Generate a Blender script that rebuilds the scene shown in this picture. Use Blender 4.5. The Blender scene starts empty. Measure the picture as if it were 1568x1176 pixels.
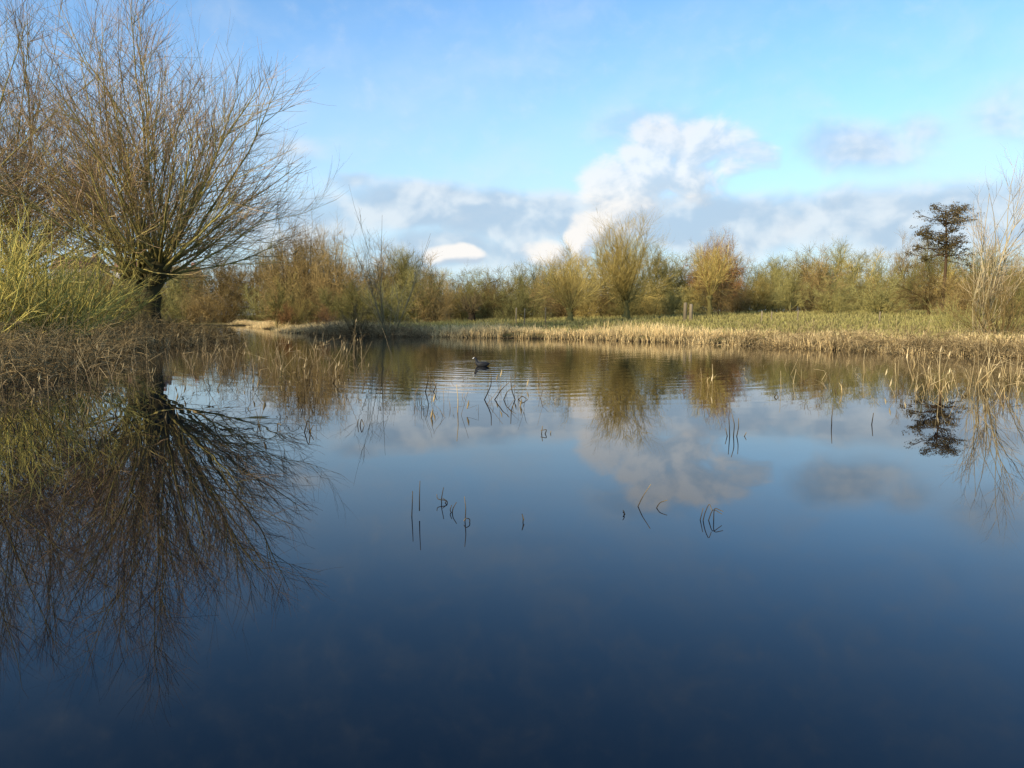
import bpy, math, random
import numpy as np
from mathutils import Vector
rng=np.random.default_rng(7); random.seed(7)
sc=bpy.context.scene
H=1.4; PITCH=math.atan(103/1260.)
def Zy(y,d): return H+d*math.tan(math.atan((588-y)/1260.)-PITCH)
def X(px,d): return (px-784)/1260.*d
def D(y): return H/math.tan(math.atan((y-588)/1260.)+PITCH)

# ------------------------------------------------------------- helpers
def mesh_obj(name,V,faces,mats,attrs=None,parent=None,smooth=False,loc=None,link=True):
    me=bpy.data.meshes.new(name)
    V=np.asarray(V,dtype=np.float32).reshape(-1,3)
    me.vertices.add(len(V)); me.vertices.foreach_set('co',V.ravel())
    faces=[np.asarray(f,dtype=np.int32) for f in faces if len(f)]
    nl=sum(f.size for f in faces); npoly=sum(len(f) for f in faces)
    me.loops.add(nl); me.loops.foreach_set('vertex_index',np.concatenate([f.ravel() for f in faces]))
    me.polygons.add(npoly)
    st=[];o=0
    for f in faces:
        k=f.shape[1]; st.append(o+np.arange(len(f))*k); o+=f.size
    me.polygons.foreach_set('loop_start',np.concatenate(st).astype(np.int32))
    me.update(calc_edges=True); me.validate()
    if smooth: me.polygons.foreach_set('use_smooth',np.ones(len(me.polygons),dtype=bool))
    if attrs:
        for k,a in attrs.items():
            at=me.attributes.new(k,'FLOAT','POINT'); at.data.foreach_set('value',np.asarray(a,dtype=np.float32).ravel())
    for m in mats: me.materials.append(m)
    ob=bpy.data.objects.new(name,me)
    if link: sc.collection.objects.link(ob)
    if parent: ob.parent=parent
    if loc is not None: ob.location=loc
    return ob
def norm(v): return v/np.maximum(np.linalg.norm(v,axis=-1,keepdims=True),1e-9)
class Buf:
    def __init__(s): s.V=[];s.Q=[];s.T=[];s.lv=[];s.rnd=[];s.n=0
    def tubes(s,P,R,lv0,lv1,sides=3):
        N,K,_=P.shape
        T=norm(np.gradient(P,axis=1)); ref=np.array([0.31,0.9,0.17])
        A=norm(np.cross(T,ref)); B=np.cross(T,A)
        a=np.arange(sides)*2*math.pi/sides
        V=P[:,:,None,:]+R[:,:,None,None]*(A[:,:,None,:]*np.cos(a)[None,None,:,None]+B[:,:,None,:]*np.sin(a)[None,None,:,None])
        base=s.n+np.arange(N)[:,None,None]*K*sides+np.arange(K-1)[None,:,None]*sides
        j=np.arange(sides)[None,None,:]; j2=(j+1)%sides
        q=np.stack([base+j,base+j2,base+sides+j2,base+sides+j],-1).reshape(-1,4)
        s.Q.append(q); s.V.append(V.reshape(-1,3)); s.n+=N*K*sides
        lv=np.linspace(lv0,lv1,K)[None,:,None]*np.ones((N,1,sides)); s.lv.append(lv.ravel())
        s.rnd.append((rng.random(N)[:,None,None]*np.ones((1,K,sides))).ravel())
    def ribbons(s,P,R,lv0,lv1,f=1.25):
        # thin flat twigs, each turned a random way
        N,K,_=P.shape
        T=norm(P[:,-1]-P[:,0]); A=norm(np.cross(T,rng.normal(size=(N,3))))[:,None,:]*(R*f)[:,:,None]
        V=np.stack([P-A,P+A],2)
        base=s.n+np.arange(N)[:,None]*K*2+np.arange(K-1)[None,:]*2
        s.Q.append(np.stack([base,base+1,base+3,base+2],-1).reshape(-1,4)); s.V.append(V.reshape(-1,3)); s.n+=N*K*2
        s.lv.append((np.linspace(lv0,lv1,K)[None,:,None]*np.ones((N,1,2))).ravel())
        s.rnd.append((rng.random(N)[:,None,None]*np.ones((1,K,2))).ravel())
    def blades(s,B,h,w,lean,bend,lv=1.0):
        N=len(B); an=rng.random(N)*2*math.pi; la=rng.random(N)*2*math.pi
        side=np.stack([np.cos(an),np.sin(an),np.zeros(N)],1)*w[:,None]/2
        ld=np.stack([np.cos(la),np.sin(la),np.zeros(N)],1)
        up=np.array([0,0,1.])
        m=B+up*h[:,None]*0.6+ld*(h*lean*0.5)[:,None]
        t=B+up*(h*(1-0.25*bend))[:,None]+ld*(h*(lean+bend*0.6))[:,None]
        V=np.stack([B-side,B+side,m+side*0.8,m-side*0.8,t],1)
        b=s.n+np.arange(N)*5
        s.Q.append(np.stack([b,b+1,b+2,b+3],1)); s.T.append(np.stack([b+3,b+2,b+4],1))
        s.V.append(V.reshape(-1,3)); s.n+=N*5
        s.lv.append(np.tile([0,0,.6,.6,1.],N)*lv); s.rnd.append(np.repeat(rng.random(N),5))
    def tris(s,C,size):
        N=len(C); a=norm(rng.normal(size=(N,3))); b=norm(np.cross(a,rng.normal(size=(N,3))))
        sz=size*(0.5+rng.random(N))[:,None]
        V=np.stack([C-a*sz,C+a*sz,C+b*sz*1.2],1); k=s.n+np.arange(N)*3
        s.T.append(np.stack([k,k+1,k+2],1)); s.V.append(V.reshape(-1,3)); s.n+=3*N
        s.lv.append(np.ones(3*N)); s.rnd.append(np.repeat(rng.random(N),3))
    def make(s,name,mats,**k):
        f=[]
        if s.Q: f.append(np.concatenate(s.Q))
        if s.T: f.append(np.concatenate(s.T))
        return mesh_obj(name,np.concatenate(s.V),f,mats,dict(lv=np.concatenate(s.lv),rnd=np.concatenate(s.rnd)),**k)
def integrate(P0,d,L,K,up,wig,upv=(0,0,1)):
    N=len(P0); P=np.zeros((N,K,3)); P[:,0]=P0; d=norm(d); st=(L/(K-1))[:,None]; upv=np.array(upv,float)
    for k in range(1,K):
        P[:,k]=P[:,k-1]+d*st
        d=norm(d+upv*up+rng.normal(size=(N,3))*wig)
    return P
def grow(P,R,n,t0,t1,ang,asd,Lf,Lsd,K,up,wig,r0,rt=0.3,taperlen=True):
    N,KP,_=P.shape; idx=np.repeat(np.arange(N),n); M=len(idx)
    t=t0+(t1-t0)*rng.random(M); f=t*(KP-1); i=np.minimum(f.astype(int),KP-2); fr=(f-i)[:,None]
    pos=P[idx,i]*(1-fr)+P[idx,i+1]*fr; T=norm(P[idx,i+1]-P[idx,i]); rp=R[idx,i]*(1-fr[:,0])+R[idx,i+1]*fr[:,0]
    perp=norm(np.cross(T,rng.normal(size=(M,3)))); a=np.radians(ang+asd*rng.normal(size=M))[:,None]
    d=np.cos(a)*T+np.sin(a)*perp
    L=Lf*(1+Lsd*rng.normal(size=M)); L=np.clip(L,0.2*Lf,2*Lf)
    if taperlen: L=L*(1.15-0.6*t)
    C=integrate(pos,d,L,K,up,wig)
    r=np.minimum(rp*0.8,r0); RR=r[:,None]*np.linspace(1,rt,K)[None,:]
    return C,RR

# ------------------------------------------------------------- materials
def newmat(name):
    m=bpy.data.materials.new(name); m.use_nodes=True; nt=m.node_tree
    return m,nt,nt.nodes['Principled BSDF']
def branch_mat(name,c0,c1,c2,var=0.5,rough=0.75,objvar=0.25):
    m,nt,b=newmat(name); N=nt.nodes; L=nt.links
    at=N.new('ShaderNodeAttribute'); at.attribute_name='lv'
    ar=N.new('ShaderNodeAttribute'); ar.attribute_name='rnd'
    cr=N.new('ShaderNodeValToRGB'); e=cr.color_ramp.elements
    e[0].position=0; e[0].color=(*c0,1); e[1].position=1; e[1].color=(*c2,1)
    q=e.new(0.5); q.color=(*c1,1)
    L.new(at.outputs['Fac'],cr.inputs[0])
    mr=N.new('ShaderNodeMapRange'); mr.inputs[3].default_value=1-var; mr.inputs[4].default_value=1+var
    L.new(ar.outputs['Fac'],mr.inputs[0])
    oi=N.new('ShaderNodeObjectInfo'); mo=N.new('ShaderNodeMapRange'); mo.inputs[3].default_value=1-objvar; mo.inputs[4].default_value=1+objvar
    L.new(oi.outputs['Random'],mo.inputs[0])
    mm=N.new('ShaderNodeMath'); mm.operation='MULTIPLY'; L.new(mr.outputs[0],mm.inputs[0]); L.new(mo.outputs[0],mm.inputs[1])
    vs=N.new('ShaderNodeVectorMath'); vs.operation='SCALE'; L.new(cr.outputs[0],vs.inputs[0]); L.new(mm.outputs[0],vs.inputs['Scale'])
    L.new(vs.outputs[0],b.inputs['Base Color']); b.inputs['Roughness'].default_value=rough
    b.inputs['Specular IOR Level'].default_value=0.0
    return m
M_willow=branch_mat('willow_bark',(.030,.026,.016),(.32,.27,.09),(.30,.19,.125))
M_shrub=branch_mat('willow_shrub',(.13,.10,.035),(.50,.42,.11),(.46,.36,.11))
M_gold=branch_mat('gold_twigs',(.13,.11,.04),(.42,.32,.10),(.46,.34,.11),objvar=.35)
M_brown=branch_mat('brown_twigs',(.08,.055,.03),(.25,.175,.07),(.29,.20,.08),objvar=.4)
M_rust=branch_mat('rust_twigs',(.08,.05,.03),(.25,.14,.06),(.30,.155,.065))
M_olive=branch_mat('olive_twigs',(.08,.07,.03),(.25,.22,.075),(.29,.25,.09),objvar=.4)
M_pale=branch_mat('pale_twigs',(.18,.15,.08),(.36,.29,.16),(.36,.27,.17))
M_dead=branch_mat('dead_stems',(.09,.06,.035),(.27,.19,.10),(.42,.31,.16),var=.6)
M_bram=branch_mat('bramble_stems',(.06,.045,.025),(.22,.155,.075),(.38,.28,.14),var=.7)
M_under=branch_mat('undergrowth_stems',(.04,.03,.02),(.14,.10,.05),(.20,.15,.07),var=.6)
M_dark=branch_mat('wet_dark_stems',(.02,.016,.01),(.06,.045,.025),(.22,.16,.08),var=.5)
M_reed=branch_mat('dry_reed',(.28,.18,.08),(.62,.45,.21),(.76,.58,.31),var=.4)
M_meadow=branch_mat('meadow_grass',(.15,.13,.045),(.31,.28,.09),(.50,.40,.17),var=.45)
M_pine=branch_mat('pine_needles',(.08,.05,.03),(.11,.075,.035),(.12,.09,.04),var=.5)
M_wood=branch_mat('post_wood',(.16,.13,.08),(.24,.19,.12),(.28,.23,.15),var=.2)

# ------------------------------------------------------------- shoreline + ground
WP=np.array([(-8,.8),(8,.8),(16,3),(24,8),(25,17),(17.6,26.5),(14.8,33),(12.4,37.5),(8.8,45),(2.7,52),(-6.2,58),(-13,62),(-20,72),(-24,85),(-33,105),(-40,130),
 (-70,135),(-85,120),(-80,95),(-50,75),(-30,58),(-22,50),(-18.2,47.5),(-17.4,42),(-18,32),(-14.5,24),(-12.8,19),(-13,12),(-12,4)],float)
def sdist(x,y):
    p=np.stack([x,y],-1); n=len(WP); best=np.full(x.shape,1e18); ins=np.zeros(x.shape,bool)
    for i in range(n):
        a=WP[i]; b=WP[(i+1)%n]; e=b-a; w=p-a
        t=np.clip((w@e)/(e@e),0,1); dd=((w-t[...,None]*e)**2).sum(-1); best=np.minimum(best,dd)
        c=((a[1]>y)!=(b[1]>y)); 
        with np.errstate(divide='ignore',invalid='ignore'):
            xi=(b[0]-a[0])*(y-a[1])/(b[1]-a[1] if b[1]!=a[1] else 1e-9)+a[0]
        ins^=c&(x<xi)
    s=np.sqrt(best); s=np.where(ins,-s,s)
    return s+0.5*np.sin(x*.8+0.7*y)*np.cos(y*0.6-0.4*x)+0.3*np.sin(x*2.1+1)*np.sin(1.7*y)
def gz_s(s,x,y):
    l=np.clip(s/1.2,0,1); l=l*l*(3-2*l)
    z=np.where(s>0,0.22*l+0.035*np.clip(s-1,0,45),np.maximum(s*0.35,-0.9))
    return z+np.where(s>0,1,0)*l*0.06*np.sin(x*0.9+1)*np.sin(y*0.7)
def gz(x,y):
    x=np.asarray(x,float);y=np.asarray(y,float); return gz_s(sdist(x,y),x,y)
g=60*1.25**np.arange(1,20)
xs=np.concatenate([-g[::-1],np.linspace(-60,60,261),g])
g2=110*1.2**np.arange(1,22)
ys=np.concatenate([-(6*1.5**np.arange(1,17))[::-1],np.linspace(-6,110,250),g2])
GX,GY=np.meshgrid(xs,ys); S=sdist(GX,GY); GZ=gz_s(S,GX,GY)
nx,ny=len(xs),len(ys); ii=(np.arange(ny-1)[:,None]*nx+np.arange(nx-1)[None,:]).ravel()
gm,nt,b=newmat('ground_soil_grass'); N=nt.nodes;L=nt.links
geo=N.new('ShaderNodeNewGeometry'); n1=N.new('ShaderNodeTexNoise'); n1.inputs['Scale'].default_value=0.35; n1.inputs['Detail'].default_value=5
n2=N.new('ShaderNodeTexNoise'); n2.inputs['Scale'].default_value=5; n2.inputs['Detail'].default_value=3
L.new(geo.outputs['Position'],n1.inputs['Vector']); L.new(geo.outputs['Position'],n2.inputs['Vector'])
cr=N.new('ShaderNodeValToRGB'); e=cr.color_ramp.elements; e[0].position=.36; e[0].color=(.18,.17,.055,1); e[1].position=.58; e[1].color=(.34,.25,.11,1); L.new(n1.outputs[0],cr.inputs[0])
mx=N.new('ShaderNodeMix'); mx.data_type='RGBA'; mx.blend_type='MULTIPLY'; mx.inputs[0].default_value=.8
c2=N.new('ShaderNodeValToRGB'); e=c2.color_ramp.elements; e[0].position=.3; e[0].color=(.4,.36,.3,1); e[1].position=.7; e[1].color=(1.1,1.1,1.1,1); L.new(n2.outputs[0],c2.inputs[0])
L.new(cr.outputs[0],mx.inputs[6]); L.new(c2.outputs[0],mx.inputs[7])
sep=N.new('ShaderNodeSeparateXYZ'); L.new(geo.outputs['Position'],sep.inputs[0])
mr=N.new('ShaderNodeMapRange'); mr.inputs[1].default_value=0.02; mr.inputs[2].default_value=.28; L.new(sep.outputs[2],mr.inputs[0])
mu=N.new('ShaderNodeMix'); mu.data_type='RGBA'; mu.inputs[6].default_value=(.035,.026,.016,1); L.new(mr.outputs[0],mu.inputs[0]); L.new(mx.outputs[2],mu.inputs[7])
L.new(mu.outputs[2],b.inputs['Base Color']); b.inputs['Roughness'].default_value=.95; b.inputs['Specular IOR Level'].default_value=.0
mesh_obj('ground',np.stack([GX,GY,GZ],-1),[np.stack([ii,ii+1,ii+nx+1,ii+nx],1)],[gm],smooth=True)

# ------------------------------------------------------------- water
COOT=(X(738,23.3),23.3)
wm,nt,b=newmat('pond_water'); N=nt.nodes;L=nt.links
b.inputs['Base Color'].default_value=(.0008,.003,.008,1); b.inputs['Roughness'].default_value=.006; b.inputs['IOR'].default_value=1.28
b.inputs['Specular Tint'].default_value=(.6,.85,1,1)
geo=N.new('ShaderNodeNewGeometry')
def mth(op,a,bb=None,c=None):
    n=N.new('ShaderNodeMath'); n.operation=op
    for i,v in enumerate((a,bb,c)):
        if v is None: continue
        if isinstance(v,(int,float)): n.inputs[i].default_value=v
        else: L.new(v,n.inputs[i])
    return n.outputs[0]
def vmul(v,s):
    n=N.new('ShaderNodeVectorMath'); n.operation='MULTIPLY'; L.new(v,n.inputs[0]); n.inputs[1].default_value=s; return n.outputs[0]
def noise(v,scale,det=3,rough=.5,dist=0):
    n=N.new('ShaderNodeTexNoise'); n.inputs['Scale'].default_value=scale; n.inputs['Detail'].default_value=det; n.inputs['Roughness'].default_value=rough; n.inputs['Distortion'].default_value=dist; L.new(v,n.inputs['Vector']); return n.outputs[0]
pos=geo.outputs['Position']
calm=mth('MULTIPLY',noise(vmul(pos,(.6,1.0,1)),.9,1),0.0014)
sub=N.new('ShaderNodeVectorMath'); sub.operation='SUBTRACT'; L.new(pos,sub.inputs[0]); sub.inputs[1].default_value=(COOT[0]+1,COOT[1],0)
ln=N.new('ShaderNodeVectorMath'); ln.operation='LENGTH'; L.new(sub.outputs[0],ln.inputs[0]); r=ln.outputs['Value']
rd=mth('ADD',r,mth('MULTIPLY',noise(pos,.35,2),2.0))
ring=mth('SINE',mth('MULTIPLY',rd,2*math.pi/0.75))
patch=mth('MULTIPLY',noise(vmul(pos,(.25,.6,1)),1.0,2),1.6)
fade=N.new('ShaderNodeMapRange'); fade.interpolation_type='SMOOTHSTEP'; fade.inputs[1].default_value=2; fade.inputs[2].default_value=14; fade.inputs[3].default_value=1; fade.inputs[4].default_value=0; L.new(r,fade.inputs[0])
rings=mth('MULTIPLY',mth('MULTIPLY',ring,0.0012),mth('MULTIPLY',patch,fade.outputs[0]))
sp=N.new('ShaderNodeSeparateXYZ'); L.new(pos,sp.inputs[0])
far=N.new('ShaderNodeMapRange'); far.interpolation_type='SMOOTHSTEP'; far.inputs[1].default_value=12; far.inputs[2].default_value=28; L.new(sp.outputs[1],far.inputs[0])
fw=mth('MULTIPLY',mth('MULTIPLY',noise(vmul(pos,(.5,2.0,1)),1.6,2),0.003),far.outputs[0])
hgt=mth('ADD',mth('ADD',calm,rings),fw)
bp=N.new('ShaderNodeBump'); bp.inputs['Strength'].default_value=1; bp.inputs['Distance'].default_value=1; L.new(hgt,bp.inputs['Height']); L.new(bp.outputs[0],b.inputs['Normal'])
mesh_obj('pond_water',[(-130,-4,0),(60,-4,0),(60,150,0),(-130,150,0)],[np.array([[0,1,2,3]])],[wm])

# ------------------------------------------------------------- pollard willows
def pollard(name,base,heads,trunkR,nl,Lh,Lv,mat,sub=(13,9),rtw=.0075,rl=.085,elmin=5,tw=2.0,up=.05,upb=.05,n4=10):
    B=Buf(); base=np.array(base,float)
    for (hx,hy,hz) in heads:
        K=13; t=np.linspace(0,1,K)[:,None]; tgt=np.array([hx,hy,hz],float)
        P=base+(tgt)*t+np.concatenate([np.sin(t*5+hx)*.12*trunkR*2,np.cos(t*4)*.1*trunkR*2,t*0],1)
        tt=t[:,0]; R=trunkR*(1.05-0.4*tt+0.6*np.exp(-((tt-.97)/.12)**2)+.45*np.exp(-tt*9)+.10*rng.normal(size=K))
        P=np.concatenate([P,P[-1:]+[[0,0,trunkR*.45]]]); R=np.append(R,trunkR*.25)
        B.tubes(P[None],R[None],0,.05,sides=12)
        nb=26; tb=rng.random(nb)**.6; ib=(tb*(K-1)).astype(int); ab=rng.random(nb)*6.28
        db=np.stack([np.cos(ab),np.sin(ab),.5+rng.random(nb)],1); pb=P[ib]+norm(db)*R[ib][:,None]*.5
        Cb=integrate(pb,db,trunkR*(.8+1.6*rng.random(nb)),5,.1,.2); B.tubes(Cb,(trunkR*.25*(.3+rng.random(nb)))[:,None]*np.linspace(1,.3,5)[None],0,.15,sides=5)
        n=nl//len(heads); az=rng.random(n)*2*math.pi; el=np.radians(elmin+(86-elmin)*rng.random(n)**0.85)
        d=np.stack([np.cos(el)*np.cos(az),np.cos(el)*np.sin(az),np.sin(el)],1)
        p0=base+tgt+d*trunkR*.3-np.array([0,0,1])*rng.random((n,1))*trunkR*1.6
        L=(Lh*np.cos(el)**2+Lv*np.sin(el)**2)*(.68+.37*rng.random(n))
        C=integrate(p0,d,L,10,up,.085); r=rl*(.4+.8*rng.random(n)); RR=r[:,None]*np.linspace(1,.13,10)[None]
        B.tubes(C,RR,.2,.6,sides=5)
        C2,R2=grow(C,RR,sub[0],.15,.98,34,12,Lv*.27,.3,6,upb,.1,rl*.33)
        B.tubes(C2,R2,.5,.85)
        C3,R3=grow(C2,R2,sub[1],.12,1,32,12,tw,.3,4,upb,.1,rtw,.5)
        B.ribbons(C3,R3,.8,1)
        C4,R4=grow(C,RR,n4,.45,1,26,10,tw*1.1,.3,4,upb,.1,rtw,.5); B.ribbons(C4,R4,.8,1)
    return B.make(name,[mat])
d=46; bx=X(222,d)
pollard('pollard_willow_tree',(bx,d,-.1),[(1.0,0,4.5),(-.6,.8,3.4)],.60,80,10.4,15.8,M_willow,sub=(13,10),rtw=.008,n4=16,rl=.09)
pollard('willow_tree',(X(30,56),56,.8),[(.3,0,4)],.5,46,10,19.5,M_willow,sub=(12,10),rtw=.011,n4=14)
pollard('willow_tree.001',(X(-120,44),44,.5),[(.8,0,4.5),(-.5,.6,4)],.5,48,11,17,M_willow,sub=(12,8),rtw=.009,n4=14)
def shrub(name,c,Hh,W,mat,n=60,sub=(8,6),r=.028,rt=.007,elmin=40,base=.5,up=.03,tw=.22,wig=.07):
    B=Buf(); az=rng.random(n)*2*math.pi; rr=base*np.sqrt(rng.random(n))
    p0=np.stack([c[0]+rr*np.cos(az),c[1]+rr*np.sin(az),np.full(n,c[2])],1)
    el=np.radians(elmin+(88-elmin)*rng.random(n))
    d=np.stack([np.cos(el)*np.cos(az),np.cos(el)*np.sin(az),np.sin(el)],1)
    L=(W*np.cos(el)**2+Hh*np.sin(el)**2)*(.6+.45*rng.random(n))
    C=integrate(p0,d,L,8,up,wig); R=(r*(.5+.8*rng.random(n)))[:,None]*np.linspace(1,.2,8)[None]
    B.tubes(C,R,.15,.7,sides=4)
    C2,R2=grow(C,R,sub[0],.15,.98,30,10,Hh*tw,.3,5,.05,.08,r*.4); B.tubes(C2,R2,.5,.9)
    C3,R3=grow(C2,R2,sub[1],.1,1,30,10,Hh*tw*.45,.3,4,.05,.08,rt,.5); B.ribbons(C3,R3,.8,1)
    return B.make(name,[mat])
k=0
for px,dd,hh,w,n in [(65,31,5.0,4.0,60),(-30,29,5.8,4.2,50),(125,38,5.2,4,50),(5,44,7.5,5.5,55),(165,52,5.0,4.5,50)]:
    x=X(px,dd); shrub('willow_shrub'+('' if k==0 else '.%03d'%k),(x,dd,float(gz(x,dd))-.05),hh,w,M_shrub,n=n,r=.045,rt=.009,sub=(8,4),elmin=25,wig=.1); k+=1
for i,(px,dd,hh,w) in enumerate([(140,49,3.0,3.0),(200,53,3.0,3.0),(110,54,4.5,4.5),(40,50,4.5,4.5)]):
    x=X(px,dd); shrub('undergrowth_shrub'+('' if i==0 else '.%03d'%i),(x,dd,max(float(gz(x,dd)),0)-.05),hh,w,M_under,n=55,r=.03,rt=.012,sub=(8,7),elmin=12,wig=.12,base=1.0)
shrub('bare_shrub',(X(592,57.5),58.5,.1),10.4,5.0,M_pale,n=13,sub=(6,5),r=.035,rt=.008,elmin=56,tw=.18)
shrub('bare_shrub.001',(X(545,59),60,.1),2.6,2.6,M_under,n=30,sub=(8,6),r=.025,rt=.010,elmin=15)
pollard('pollard_willow_tree.001',(X(958,78),78,1.3),[(0,0,1.6)],.30,54,5.4,8.3,M_gold,sub=(12,10),rtw=.015,rl=.045,elmin=8,tw=1.2)
pollard('pollard_willow_tree.002',(X(872,72),72,1.1),[(0,0,1.0)],.26,36,3.6,5.6,M_gold,sub=(10,8),rtw=.014,rl=.04,elmin=25,tw=1.0)
pollard('pollard_willow_tree.003',(X(1085,82),82,1.4),[(0,0,2.0)],.26,26,2.8,6.2,M_gold,sub=(9,7),rtw=.012,rl=.045,elmin=48,tw=1.0)
pollard('pollard_willow_tree.004',(X(722,80),80,1.1),[(0,0,1.0)],.3,26,1.6,2.2,M_under,sub=(6,5),rtw=.012,rl=.06,elmin=0,tw=.5)
shrub('bare_tree',(X(1497,38),38,.2),8.8,5.0,M_pale,n=13,sub=(8,7),r=.036,rt=.006,elmin=60,base=.25,tw=.23,wig=.09)
shrub('bramble_shrub',(X(1550,36),37,.2),3.4,3,M_brown,n=50,sub=(7,6),r=.02,rt=.008,elmin=25)
shrub('bramble_shrub.001',(X(1480,44),45,.2),2.6,3,M_olive,n=50,sub=(7,6),r=.02,rt=.009,elmin=20)

# ------------------------------------------------------------- pine
def pine(name,c,Ht):
    B=Buf(); K=8; t=np.linspace(0,1,K)
    P=np.stack([c[0]+.3*np.sin(t*3),c[1]+0*t,c[2]+t*Ht],1); R=.2*(1-.75*t); B.tubes(P[None],R[None],0,.1,sides=8)
    n=46; u=np.sort(rng.random(n)); h=Ht*(.52+.47*u); az=rng.random(n)*6.28; Lb=(3.2-1.5*u**2.5)*(.5+.6*rng.random(n))
    p0=np.stack([np.full(n,c[0]),np.full(n,c[1]),c[2]+h],1); dv=np.stack([np.cos(az),np.sin(az),-.05+.35*rng.random(n)],1)
    C=integrate(p0,dv,Lb,7,.05,.16); R1=np.tile(.05*np.linspace(1,.3,7),(n,1)); B.tubes(C,R1,.1,.3,sides=4)
    C2,R2=grow(C,R1,6,.3,1,45,15,.8,.3,4,.05,.15,.015); B.tubes(C2,R2,.2,.6)
    tip=C2[:,2:].reshape(-1,3); tip=tip[rng.random(len(tip))<.9]
    for q in tip:
        m=22; B.tris(q+rng.normal(size=(m,3))*np.array([.2,.2,.08]),.06)
    return B.make(name,[M_pine])
pine('pine_tree',(X(1438,80),80,1.6),Zy(322,80)-1.6)

# ------------------------------------------------------------- distant tree belt
belt=bpy.data.objects.new('distant_trees',None); sc.collection.objects.link(belt)
def bare_variant(seed,mat,style):
    global rng; rng=np.random.default_rng(seed)
    B=Buf()
    if style=='tree':
        P=integrate(np.array([[0,0,-.3]]),np.array([[.05,0,1.]]),np.array([3.4]),6,.1,.05); R=(.22*np.linspace(1,.6,6))[None]
        B.tubes(P,R,0,.2,sides=6); n=22
        az=rng.random(n)*6.28; el=np.radians(0+86*rng.random(n)); z0=1.0+2.2*rng.random(n); Lm=4.7; Lv=6.0
    else:
        n=30; az=rng.random(n)*6.28; el=np.radians(12+74*rng.random(n)); z0=np.zeros(n)-.2; Lm=4.7; Lv=8.8
    p0=np.stack([.3*np.cos(az),.3*np.sin(az),z0],1); d=np.stack([np.cos(el)*np.cos(az),np.cos(el)*np.sin(az),np.sin(el)],1)
    L=(Lm*np.cos(el)**2+Lv*np.sin(el)**2)*(.84+.18*rng.random(n))
    C=integrate(p0,d,L,8,.02,.1); R=(.07*(.5+.6*rng.random(n)))[:,None]*np.linspace(1,.2,8)[None]; B.tubes(C,R,.2,.5,sides=3)
    C2,R2=grow(C,R,11,.15,.98,48,14,2.0,.3,4,.03,.12,.03); B.ribbons(C2,R2,.5,.8)
    C3,R3=grow(C2,R2,14,.08,1,42,14,1.0,.3,3,.02,.12,.032,.45); B.ribbons(C3,R3,.8,1)
    return B.make('twig_tree_%d'%seed,[mat],link=False).data
VAR={'gold':[bare_variant(11,M_gold,'s'),bare_variant(12,M_gold,'tree')],
     'brown':[bare_variant(21,M_brown,'tree'),bare_variant(22,M_brown,'s')],
     'rust':[bare_variant(31,M_rust,'tree')],
     'olive':[bare_variant(41,M_olive,'tree'),bare_variant(42,M_olive,'s')]}
rng=np.random.default_rng(99)
cnt=[0]
def put(kind,px,dd,top,wpx):
    me=random.choice(VAR[kind]); ob=bpy.data.objects.new('tree_%03d'%cnt[0],me); cnt[0]+=1
    sc.collection.objects.link(ob); ob.parent=belt
    x=X(px,dd); z=float(gz(x,dd)); h=Zy(top,dd)-z
    ob.location=(x,dd,z-.1); s=h/8.3; w=(wpx/1260.*dd)/9.0
    ob.scale=(w,w,s); ob.rotation_euler=(0,0,random.random()*6.28)
prof_x=[-200,0,150,200,240,330,410,430,470,520,550,600,640,665,700,830,850,900,935,990,1020,1060,1085,1125,1150,1205,1225,1250,1400,1500,1560,1800]
prof_y=[380,395,405,425,415,385,380,360,342,356,394,382,386,406,410,409,392,382,366,372,384,382,364,366,388,396,392,374,370,370,388,386]
def top(px): return float(np.interp(px,prof_x,prof_y))
def kind(px):
    r=random.random()
    if px<330: return 'olive' if r<.5 else 'brown'
    if px<560: return 'brown' if r<.7 else 'olive'
    if px<700: return 'brown' if r<.4 else 'olive'
    if px<830: return 'brown' if r<.5 else 'olive'
    if px<1050: return 'gold' if r<.6 else 'olive'
    if 1075<px<1125: return 'rust'
    if px<1230: return 'olive' if r<.6 else 'brown'
    return 'olive' if r<.6 else ('gold' if r<.7 else 'brown')
put('brown',470,112,340,120); put('brown',445,116,358,80); put('brown',505,114,358,80); put('rust',1103,92,354,66); put('olive',618,104,378,90)
for dbase,step,dt,wm_ in [(98,36,-3,80),(116,38,-1,90)]:
    px=-190
    while px<1790:
        d_=dbase+random.uniform(-5,5)
        if px<425: d_=148+(dbase-98)*.6+random.uniform(-4,6)
        elif px<500: d_+=random.uniform(5,12)
        put(kind(px),px+random.uniform(-8,8),d_,top(px)+dt+random.uniform(-7,14),wm_*random.uniform(.75,1.3))
        px+=step*random.uniform(.75,1.2)
px=425
while px<1790:
    put(random.choice(['brown','olive','brown','olive','gold']),px,90+random.uniform(-5,5),426+random.uniform(-20,18),64*random.uniform(.8,1.3)); px+=25*random.uniform(.7,1.3)
# low hedge closing the bottom of the belt
px=425
while px<1790:
    put(random.choice(['brown','olive']),px,126+random.uniform(-3,3),440+random.uniform(-8,8),56); px+=22
px=-180
while px<430:
    put(random.choice(['brown','olive','brown']),px,142+random.uniform(-3,3),440+random.uniform(-12,12),60); px+=24
for px,dd,t in [(425,90,438),(500,76,464),(440,84,460)]:
    put('rust',px,dd,t,36)
for px,dd,t,w in [(1560,60,420,120),(1490,66,410,110),(1420,72,405,100),(1340,78,412,90),(1270,82,418,80),(1640,50,400,150)]:
    put(random.choice(['olive','brown']),px,dd,t,w)

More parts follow.
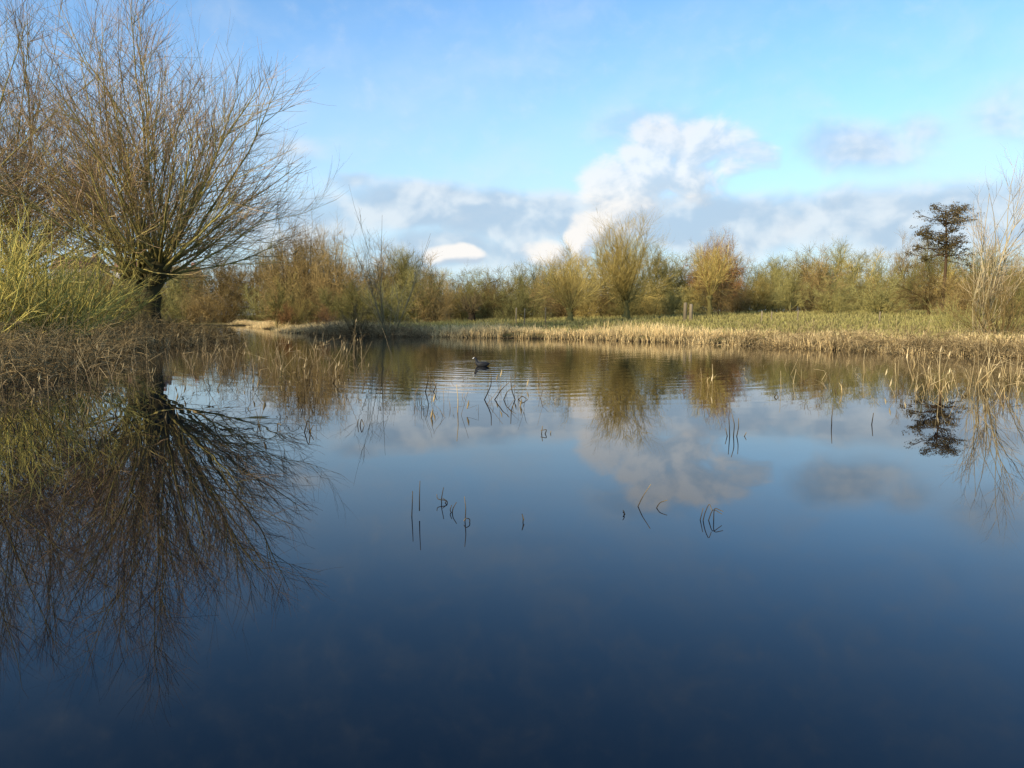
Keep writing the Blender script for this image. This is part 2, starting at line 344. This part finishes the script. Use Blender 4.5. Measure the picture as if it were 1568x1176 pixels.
# ------------------------------------------------------------- reeds, grass
def sample(n,x0,x1,y0,y1,smin,smax,cond=None,patch=None):
    x=x0+(x1-x0)*rng.random(n); y=y0+(y1-y0)*rng.random(n); s=sdist(x,y); k=(s>smin)&(s<smax)
    if cond is not None: k&=cond(x,y)
    if patch is not None: k&=patch(x,y)
    x,y,s=x[k],y[k],s[k]; return x,y,np.maximum(gz_s(s,x,y),-.1),s
pn=lambda x,y:(np.sin(x*.8+1.3)*np.sin(y*.55+x*.3)+.6*np.sin(x*2.1-y*1.3)+rng.normal(size=x.shape)*.35)
B=Buf()
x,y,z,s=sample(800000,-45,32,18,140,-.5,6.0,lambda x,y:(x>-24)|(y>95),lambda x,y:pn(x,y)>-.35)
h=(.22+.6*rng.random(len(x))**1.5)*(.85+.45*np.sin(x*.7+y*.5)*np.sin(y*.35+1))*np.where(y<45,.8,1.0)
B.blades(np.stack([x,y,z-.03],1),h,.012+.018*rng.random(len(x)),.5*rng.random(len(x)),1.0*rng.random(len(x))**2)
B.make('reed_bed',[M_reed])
B=Buf()
x,y,z,s=sample(450000,-45,60,25,110,3.0,60,lambda x,y:(x>-24),None)
sel=rng.random(len(x))<.45; x,y,z=x[sel],y[sel],z[sel]
B.blades(np.stack([x,y,z-.03],1),.12+.35*rng.random(len(x))**2,.02+.03*rng.random(len(x)),.4*rng.random(len(x)),.4*rng.random(len(x)))
B.make('meadow_grass',[M_meadow])
B=Buf()
x,y,z,s=sample(130000,-60,-11,14,75,-.1,14,None,lambda x,y:pn(x,y)>0)
B.blades(np.stack([x,y,z-.03],1),.15+.5*rng.random(len(x))**1.5,.012+.015*rng.random(len(x)),.8*rng.random(len(x)),.9*rng.random(len(x)))
B.make('bank_grass',[M_dead])
def tangle(name,pts,mat,Lm=1.6,r=.008,el=(20,80),twigs=3):
    n=len(pts); B=Buf(); az=rng.random(n)*6.28; e=np.radians(el[0]+(el[1]-el[0])*rng.random(n))
    d=np.stack([np.cos(e)*np.cos(az),np.cos(e)*np.sin(az),np.sin(e)],1); L=Lm*(.4+.9*rng.random(n))
    C=integrate(pts,d,L,8,-.22,.13); C[:,:,2]=np.maximum(C[:,:,2],-.15); R=(r*(.6+.7*rng.random(n)))[:,None]*np.linspace(1,.4,8)[None]; B.tubes(C,R,.2,.9)
    C2,R2=grow(C,R,twigs,.2,1,45,15,Lm*.3,.3,4,0,.15,r*.6,.5); B.ribbons(C2,R2,.6,1)
    return B.make(name,[mat])
x,y,z,s=sample(26000,-32,-9.5,15,52,-2.6,4); tangle('bramble_thicket',np.stack([x,y,z],1)[:4600],M_bram,Lm=1.8,r=.010)
x,y,z,s=sample(60000,11,30,20,42,-.9,2.2,lambda x,y:y>20); tangle('bramble_thicket.001',np.stack([x,y,z],1)[:2600],M_bram,Lm=1.2,r=.010,twigs=3)
x,y,z,s=sample(20000,-16,-6,54,66,-1.2,2.0); tangle('bramble_thicket.002',np.stack([x,y,z],1)[:1300],M_dead,Lm=1.4,r=.014,twigs=3)
x,y,z,s=sample(30000,-6,12,40,60,-.6,1.2); tangle('bramble_thicket.003',np.stack([x,y,z],1)[:500],M_bram,Lm=1.0,r=.012,twigs=3)
def stalks(name,pts,hm,mat,r=.005,wig=.06,lean=.25,broken=.35,plume=True):
    n=len(pts); B=Buf(); pts=pts.copy(); pts[:,2]=-.25
    d=np.stack([rng.normal(size=n)*lean,rng.normal(size=n)*lean,np.ones(n)],1); L=hm+.25
    C=integrate(pts,d,L,7,.0,wig)
    k=rng.random(n)<broken
    if k.any():
        j=4; az=rng.random(k.sum())*6.28; seg=(L[k]/6)[:,None]
        dd=norm(np.stack([np.cos(az),np.sin(az),rng.uniform(-1.2,.3,k.sum())],1))
        for q in (5,6): C[k,q]=C[k,j]+dd*seg*(q-j)
    R=(r*(.6+.7*rng.random(n)))[:,None]*np.linspace(1,.5,7)[None]; B.tubes(C,R,.1,1,sides=4)
    m=rng.random(n)<.6; idx=np.where(m)[0]
    if len(idx):
        bpos=C[idx,3]; B.blades(bpos,.12+.3*rng.random(len(idx)),np.full(len(idx),r*2.5),1.2*rng.random(len(idx)),1.0*rng.random(len(idx)))
    if plume:
        ip=np.where(rng.random(n)<.15)[0]
        if len(ip):
            P=C[ip,6]; Q=np.stack([P,P+np.array([.02,0,.06]),P+np.array([.03,0,.13])],1)
            B.tubes(Q,np.tile([.006,.016,.003],(len(ip),1)),1,1,sides=5)
    return B.make(name,[mat])
def wpts(n,fpx,fy):
    P=[]
    while len(P)<n:
        px=fpx(); yy=fy(px); dd=D(yy); P.append((X(px,dd),dd,0))
    return np.array(P)
P=wpts(420,lambda:random.uniform(-40,560),lambda px:random.uniform(520,570+max(0,(330-px))*.08+random.random()*20))
stalks('dead_reeds',P,.2+.9*rng.random(len(P))**1.7,M_dead,r=.007)
P=wpts(70,lambda:random.gauss(430,70),lambda px:random.uniform(535,570)); stalks('dead_reeds.001',P,.5+.8*rng.random(70),M_dead,r=.006,lean=.22)
P=wpts(110,lambda:random.uniform(-20,480),lambda px:random.uniform(575,665)); stalks('dead_reeds.002',P,.08+.55*rng.random(110)**2,M_dark,r=.004,lean=.35)
P=wpts(80,lambda:1600-abs(random.gauss(0,90)),lambda px:random.uniform(565,612)); stalks('dead_reeds.003',P,.2+.7*rng.random(80)**1.5,M_reed,r=.006)
P=wpts(60,lambda:random.uniform(600,850),lambda px:random.uniform(575,640)); stalks('dead_reeds.004',P,.1+.4*rng.random(60)**2,M_dead,r=.004,lean=.4)
P=wpts(40,lambda:random.uniform(1050,1500),lambda px:random.uniform(560,600)); stalks('dead_reeds.005',P,.12+.4*rng.random(40)**2,M_reed,r=.005)
def clump(name,px,py,lines,mat=M_dark,r=.0042):
    dd=D(py); k=dd/1260.; x0=X(px,dd); B=Buf()
    for ln_ in lines:
        pts=np.array([[x0+(a-px)*k, dd+random.uniform(-.02,.02), (py-bb)*k] for i,(a,bb) in enumerate(ln_)])
        if ln_[0][1]>=py-3: pts[0,2]=min(pts[0,2],-.04)
        t=np.linspace(0,len(pts)-1,max(4,len(pts)*3)); Q=np.stack([np.interp(t,np.arange(len(pts)),pts[:,c]) for c in range(3)],1)
        Q[1:-1]=(Q[:-2]+2*Q[1:-1]+Q[2:])/4
        B.tubes(Q[None],(r*k/.0048*np.linspace(1,.6,len(Q)))[None],0,1,sides=5)
    return B.make(name,[mat])
cl=[(628,790,[[(628,792),(629,770),(630,750)],[(640,782),(640,760),(641,735)]]),
(678,770,[[(676,772),(674,765),(678,745)],[(680,772),(685,766),(668,764),(667,757)],[(672,770),(683,767),(676,762)]]),
(693,785,[[(690,787),(692,778),(698,768)],[(696,786),(687,782),(690,774)]]),
(712,800,[[(710,800),(712,780),(710,760)],[(716,802),(719,795),(712,792),(709,797)]]),
(800,800,[[(799,802),(802,796),(799,785),(803,797)]]),
(957,788,[[(956,790),(959,784),(956,780)],[(957,784),(962,790)]]),
(977,775,[[(976,777),(986,760),(999,740)]]),
(1005,778,[[(1004,780),(1014,770),(1026,766)]]),
(1090,797,[[(1080,797),(1083,785),(1090,768),(1094,780)],[(1088,798),(1096,778),(1112,788)],[(1076,798),(1082,778)],[(1098,798),(1099,777),(1112,782)]]),
(831,664,[[(829,666),(831,652)],[(833,666),(838,657),(828,659)],[(843,667),(844,660)]]),
(1128,668,[[(1126,670),(1128,650),(1124,635)],[(1130,670),(1134,655),(1133,640)],[(1118,668),(1114,655)],[(1120,669),(1118,640)],[(1140,668),(1146,662)]]),
(1278,650,[[(1277,652),(1276,640),(1279,620)]]),
(1340,650,[[(1339,652),(1341,632)]]),
(425,655,[[(424,657),(421,648),(428,650)]]),
(550,652,[[(549,655),(552,640),(556,652)],[(545,650),(547,642)]]),
(468,662,[[(462,660),(470,640),(474,662)],[(468,664),(478,650)]]),
(770,612,[[(755,612),(768,596),(780,585)],[(770,615),(776,600),(790,590)],[(790,614),(800,606),(808,612)],[(790,612),(783,596),(782,575)],[(740,610),(752,590),(752,572)]]),
(655,600,[[(650,602),(656,580),(652,560)],[(662,603),(668,588)]]),
(145,672,[[(140,674),(143,655),(150,640)],[(150,675),(152,660),(160,668)],[(135,672),(131,655)]]),
(30,680,[[(28,682),(30,668),(36,680)]]),
(1190,608,[[(1186,610),(1190,603),(1194,610)]])]
for i,(a,bb,l) in enumerate(cl): clump('broken_reed_stem'+('' if i==0 else '.%03d'%i),a,bb,l)
clump('reed_stem',701,632,[[(700,635),(701,612),(699,588)]],mat=M_reed,r=.004)

# ------------------------------------------------------------- fence posts
def post(name,px,dd,ytop,w=.11,stump=False):
    x=X(px,dd); z=float(gz(x,dd)); h=Zy(ytop,dd)-z; B=Buf()
    P=np.array([[x,dd,z-.2],[x+.01,dd,z+h*.5],[x+.03,dd,z+h*.97],[x+.03,dd,z+h]]); B.tubes(P[None],np.array([[w*.55,w*.5,w*.48,w*.1]]),0,1,sides=7)
    if stump:
        P=P+np.array([w*1.6,0.05,-.12]); B.tubes(P[None],np.array([[w*.55,w*.5,w*.48,w*.1]]),0,1,sides=7)
    B.make(name,[M_wood])
for i,(px,dd,yt) in enumerate([(790,72,471),(803,72,472),(835,73,471),(1165,66,476),(1180,66,477),(1220,64,475),(1345,60,477)]):
    post('fence_post'+('' if i==0 else '.%03d'%i),px,dd,yt)
post('tree_stump',1048,72,463,w=.32,stump=True)

# ------------------------------------------------------------- houses (seen through trees)
def simple(name,rgb,rough=.8,brick=False):
    m,nt,b=newmat(name); N=nt.nodes;L=nt.links; b.inputs['Roughness'].default_value=rough
    if brick:
        t=N.new('ShaderNodeTexBrick'); t.inputs['Scale'].default_value=4; t.inputs['Color1'].default_value=(*rgb,1); t.inputs['Color2'].default_value=(rgb[0]*.75,rgb[1]*.75,rgb[2]*.75,1); t.inputs['Mortar'].default_value=(.4,.36,.3,1)
    else:
        t=N.new('ShaderNodeTexNoise'); t.inputs['Scale'].default_value=9
    tc=N.new('ShaderNodeTexCoord'); L.new(tc.outputs['Object'],t.inputs['Vector'])
    if brick: L.new(t.outputs['Color'],b.inputs['Base Color'])
    else:
        cr=N.new('ShaderNodeValToRGB'); cr.color_ramp.elements[0].color=(rgb[0]*.75,rgb[1]*.75,rgb[2]*.75,1); cr.color_ramp.elements[1].color=(min(1,rgb[0]*1.2),min(1,rgb[1]*1.2),min(1,rgb[2]*1.2),1)
        L.new(t.outputs[0],cr.inputs[0]); L.new(cr.outputs[0],b.inputs['Base Color'])
    return m
M_brick=simple('brick',(.34,.14,.09),brick=True); M_roof=simple('roof_tiles',(.20,.09,.06)); M_white=simple('white_render',(.75,.73,.7)); M_glass=simple('window_glass',(.03,.04,.05),.1)
BX=np.array([[0,1,2,3],[7,6,5,4],[0,4,5,1],[1,5,6,2],[2,6,7,3],[3,7,4,0]])
def box(name,c,s,m,par):
    V=[(c[0]+a*s[0]/2,c[1]+b_*s[1]/2,c[2]+e*s[2]/2) for e in (-1,1) for a,b_ in ((-1,-1),(-1,1),(1,1),(1,-1))]
    return mesh_obj(name,V,[BX],[m],parent=par)
def house(name,px,dd,ridge_y,wall,rot):
    x=X(px,dd); e=bpy.data.objects.new(name,None); sc.collection.objects.link(e); z=1.7; e.location=(x,dd,z); e.rotation_euler=(0,0,rot)
    hr=Zy(ridge_y,dd)-z; hw=hr-2.6; W=9;Dp=7.5
    box('walls',(0,0,hw/2),(W,Dp,hw),wall,e)
    o=.4; V=[(-W/2-o,-Dp/2-o,hw),(W/2+o,-Dp/2-o,hw),(W/2+o,Dp/2+o,hw),(-W/2-o,Dp/2+o,hw),(-W/2-o,0,hr),(W/2+o,0,hr)]
    mesh_obj('roof',V,[np.array([[0,1,5,4],[2,3,4,5],[3,2,1,0]]),np.array([[0,4,3],[1,2,5]])],[M_roof],parent=e)
    for i,(a,zz) in enumerate([(-2.8,1.5),(2.8,1.5),(-2.8,hw-1.3),(0,hw-1.3),(2.8,hw-1.3)]): 
        box('window_frame_%d'%i,(a,-Dp/2-.03,zz),(1.5,.08,1.3),M_white,e); box('window_%d'%i,(a,-Dp/2-.09,zz),(1.3,.05,1.1),M_glass,e)
    box('door',(0,-Dp/2-.04,1.05),(1,.1,2.1),M_white,e); box('chimney',(W/2-1,0.3,hr),(.8,.8,1.8),M_brick,e)
house('rendered_house',222,172,398,M_white,.2); house('brick_house',128,180,394,M_brick,-.15); house('brick_house.001',275,182,408,M_brick,.1)

# ------------------------------------------------------------- coot
def loft(name,rings,mats,par,sides=20):
    C=np.array([r[:3] for r in rings],float); w=np.array([r[3] for r in rings]); h=np.array([r[4] for r in rings])
    T=norm(np.gradient(C,axis=0)); A=np.tile([0,1,0.],(len(C),1)); Bv=norm(np.cross(T,A)); a=np.arange(sides)*2*math.pi/sides
    V=C[:,None,:]+A[:,None,:]*(w[:,None]*np.cos(a))[...,None]+Bv[:,None,:]*(h[:,None]*np.sin(a))[...,None]
    K=len(C); base=(np.arange(K-1)[:,None]*sides); j=np.arange(sides)[None]; q=np.stack([base+j,base+(j+1)%sides,base+sides+(j+1)%sides,base+sides+j],-1).reshape(-1,4)
    ob=mesh_obj(name,V.reshape(-1,3),[q],mats,parent=par,smooth=True)
    m=ob.modifiers.new('s','SUBSURF'); m.levels=1; m.render_levels=2; return ob
coot=bpy.data.objects.new('coot',None); sc.collection.objects.link(coot); coot.location=(COOT[0],COOT[1],.0); coot.scale=(1.15,1.15,1.15)
M_f=simple('black_feathers',(.012,.012,.014),.7); M_bill=simple('white_bill',(.8,.78,.74),.4); M_eye=simple('red_eye',(.2,.01,.01),.2)
loft('body',[(.20,0,.075,.002,.002),(.185,0,.07,.022,.010),(.15,0,.06,.05,.035),(.10,0,.05,.078,.062),(.03,0,.04,.09,.075),(-.04,0,.04,.088,.075),(-.09,0,.055,.072,.066),(-.125,0,.085,.05,.050),(-.14,0,.12,.034,.036),(-.145,0,.155,.028,.030),(-.155,0,.185,.028,.030),(-.172,0,.20,.026,.028),(-.19,0,.20,.019,.020),(-.20,0,.198,.008,.01),(-.202,0,.198,.001,.001)],[M_f],coot)
for sgn in (-1,1): loft('wing_%s'%('l' if sgn<0 else 'r'),[(.17,sgn*.03,.085,.002,.002),(.13,sgn*.05,.08,.012,.022),(.05,sgn*.075,.07,.016,.040),(-.03,sgn*.08,.065,.016,.042),(-.08,sgn*.065,.07,.010,.028),(-.10,sgn*.055,.075,.001,.002)],[M_f],coot)
loft('bill',[(-.188,0,.224,.003,.003),(-.198,0,.214,.010,.010),(-.208,0,.200,.010,.012),(-.225,0,.192,.006,.008),(-.243,0,.186,.001,.001)],[M_bill],coot)
for sgn in (-1,1): loft('eye_%s'%('l' if sgn<0 else 'r'),[(-.186,sgn*.020,.207,.0005,.0005),(-.183,sgn*.021,.207,.004,.004),(-.179,sgn*.021,.207,.0005,.0005)],[M_eye],coot,8)

# ------------------------------------------------------------- world
SUN=np.array([-.70,-.71]); SUN/=np.linalg.norm(SUN); SE=math.radians(20); SA=math.atan2(SUN[0],SUN[1])
w=bpy.data.worlds.new('World'); sc.world=w; w.use_nodes=True; nt=w.node_tree; N=nt.nodes; L=nt.links
for n in list(N): N.remove(n)
out=N.new('ShaderNodeOutputWorld')
sky=N.new('ShaderNodeTexSky'); sky.sky_type='NISHITA'; sky.sun_disc=False; sky.sun_elevation=SE; sky.sun_rotation=SA%(2*math.pi); sky.air_density=1.0; sky.dust_density=.5; sky.ozone_density=2.0
bg=N.new('ShaderNodeBackground'); bg.inputs[1].default_value=.15
L.new(vmul(sky.outputs[0],(1.08,1.42,1.66)),bg.inputs[0])
tc=N.new('ShaderNodeTexCoord'); Dv=tc.outputs['Generated']
sp=N.new('ShaderNodeSeparateXYZ'); L.new(Dv,sp.inputs[0])
az=mth('ARCTAN2',sp.outputs[0],sp.outputs[1]); el=mth('ARCSINE',sp.outputs[2])
cb=N.new('ShaderNodeCombineXYZ'); L.new(az,cb.inputs[0]); L.new(el,cb.inputs[1]); p0=cb.outputs[0]
def vadd(v,o):
    n=N.new('ShaderNodeVectorMath'); n.operation='ADD'; L.new(v,n.inputs[0])
    if isinstance(o,tuple): n.inputs[1].default_value=o
    else: L.new(o,n.inputs[1])
    return n.outputs[0]
def AE(px,py): return math.atan((px-784)/1260.), (485-py)/1260.*(1-0.02)
def blobs(p,lst):
    o=None
    for px,py,rx,ry,st in lst:
        a,e=AE(px,py); q=vadd(p,(-a,-e,0)); q=vmul(q,(1260./rx,1260./ry,0))
        n=N.new('ShaderNodeVectorMath'); n.operation='DOT_PRODUCT'; L.new(q,n.inputs[0]); L.new(q,n.inputs[1])
        f=mth('MULTIPLY',mth('MAXIMUM',mth('SUBTRACT',1.,n.outputs['Value']),0.),st)
        if o is None: o=f
        else:
            sm=N.new('ShaderNodeMath'); sm.operation='SMOOTH_MAX'; L.new(o,sm.inputs[0]); L.new(f,sm.inputs[1]); sm.inputs[2].default_value=.25; o=sm.outputs[0]
    return o
def sstep(v,a,b_,lo=0.,hi=1.):
    n=N.new('ShaderNodeMapRange'); n.interpolation_type='SMOOTHSTEP'; L.new(v,n.inputs[0]); n.inputs[1].default_value=a; n.inputs[2].default_value=b_; n.inputs[3].default_value=lo; n.inputs[4].default_value=hi; return n.outputs[0]
cum=[(888,372,30,34,1.2),(912,350,44,36,1.2),(950,325,66,50,1.2),(930,285,66,52,1.0),(985,265,76,64,1.1),(1005,225,70,48,1.0),(1075,230,76,50,.95),(1130,258,54,32,.75),(1050,275,90,54,.8),(700,392,48,18,1.1),(835,388,42,24,.9)]
stra=[(640,318,170,48,.9),(790,335,190,56,.95),(720,385,240,44,.8),(545,288,50,20,.6),(1090,350,200,56,1.),(1260,345,200,54,.95),(1460,355,220,68,.95),(450,350,150,50,.75),(1310,252,130,52,.6),(1395,232,66,34,.5),(450,245,74,36,.55),(1540,215,90,56,.4),(1000,210,150,50,.45)]
def nz(p,sc_,off,det,rg): return noise(vmul(vadd(p,off),(1,1.25,1)),sc_,det,rg)
def field(p,lst,sc_,amp,off,det=5,rg=.55):
    ns=nz(p,sc_,off,det,rg); bl=blobs(p,lst)
    return mth('ADD',bl,mth('MULTIPLY',mth('MULTIPLY',mth('SUBTRACT',ns,.5),amp),sstep(bl,0.,.3))),ns
wn=N.new('ShaderNodeTexNoise'); wn.inputs['Scale'].default_value=9; wn.inputs['Detail'].default_value=2; L.new(p0,wn.inputs['Vector'])
wv=vmul(vadd(wn.outputs['Color'],(-.5,-.5,-.5)),(.06,.035,0)); p1=vadd(p0,wv)
fc,_=field(p1,cum,26,1.4,(0,0,0),5,.56); fcl,_=field(vadd(p1,(-.011,.010,0)),cum,26,1.4,(0,0,0),3,.56)
fs,nsa=field(p1,stra,11,1.1,(3,1,0),5,.55)
nsb=nz(vadd(p1,(-.006,.016,0)),11,(3,1,0),3,.55)
ac=sstep(fc,.08,.75); as_=sstep(fs,.04,.75,0,.85)
ac=mth('MULTIPLY',ac,sstep(el,.10,.19,1.,.72))
shc=sstep(mth('SUBTRACT',fc,fcl),-.36,.36)  # cumulus self-shading painted by colour: sunward upper left white, far side grey
shs=sstep(mth('SUBTRACT',mth('ADD',mth('SUBTRACT',nsa,nsb),.12),mth('MULTIPLY',fs,.13)),-.06,.16)  # lit upper edges and shaded body of layer cloud, painted into its colour
def cmix(f,a,b_):
    n=N.new('ShaderNodeMix'); n.data_type='RGBA'; L.new(f,n.inputs[0])
    for i,v in ((6,a),(7,b_)):
        if isinstance(v,tuple): n.inputs[i].default_value=(*v,1)
        else: L.new(v,n.inputs[i])
    return n.outputs[2]
colc=cmix(shc,(.56,.67,.79),(.99,.97,.94)); cols=cmix(shs,(.46,.60,.76),(.78,.85,.91))
def bgs(c,s=1.):
    n=N.new('ShaderNodeBackground')
    if isinstance(c,tuple): n.inputs[0].default_value=(*c,1)
    else: L.new(c,n.inputs[0])
    n.inputs[1].default_value=s; return n.outputs[0]
def ms(f,a,b_):
    n=N.new('ShaderNodeMixShader'); L.new(f,n.inputs[0]); L.new(a,n.inputs[1]); L.new(b_,n.inputs[2]); return n.outputs[0]
haze=sstep(el,0.,.32,.8,0.)
rot=N.new('ShaderNodeVectorRotate'); rot.rotation_type='Z_AXIS'; rot.inputs['Angle'].default_value=-math.radians(28); L.new(p1,rot.inputs['Vector'])
cir=noise(vmul(rot.outputs[0],(.8,3.2,1)),1.6,2,.45,.1); acir=mth('MULTIPLY',sstep(cir,.38,.75),sstep(el,.1,.42,.6,0.))
s1=ms(haze,bg.outputs[0],bgs((.61,.79,.93)))
s2=ms(acir,s1,bgs((.72,.87,.97)))
s3=ms(as_,s2,bgs(cols)); s4=ms(ac,s3,bgs(colc)); L.new(s4,out.inputs[0])

sl=bpy.data.lights.new('sun','SUN'); sl.energy=5.0; sl.angle=math.radians(.53); sl.color=(1,.85,.60)
so=bpy.data.objects.new('sun',sl); sc.collection.objects.link(so)
dv=Vector((SUN[0]*math.cos(SE),SUN[1]*math.cos(SE),math.sin(SE))); so.rotation_euler=dv.to_track_quat('Z','Y').to_euler(); so.location=(-30,-20,30)
cam=bpy.data.cameras.new('camera'); co=bpy.data.objects.new('camera',cam); sc.collection.objects.link(co)
cam.lens=36*1260/1568.; cam.sensor_width=36; cam.clip_end=12000; cam.clip_start=.05
co.location=(0,0,H); co.rotation_euler=(math.pi/2-PITCH,0,0); sc.camera=co
sc.view_settings.view_transform='Standard'; sc.view_settings.look='None'; sc.view_settings.exposure=0
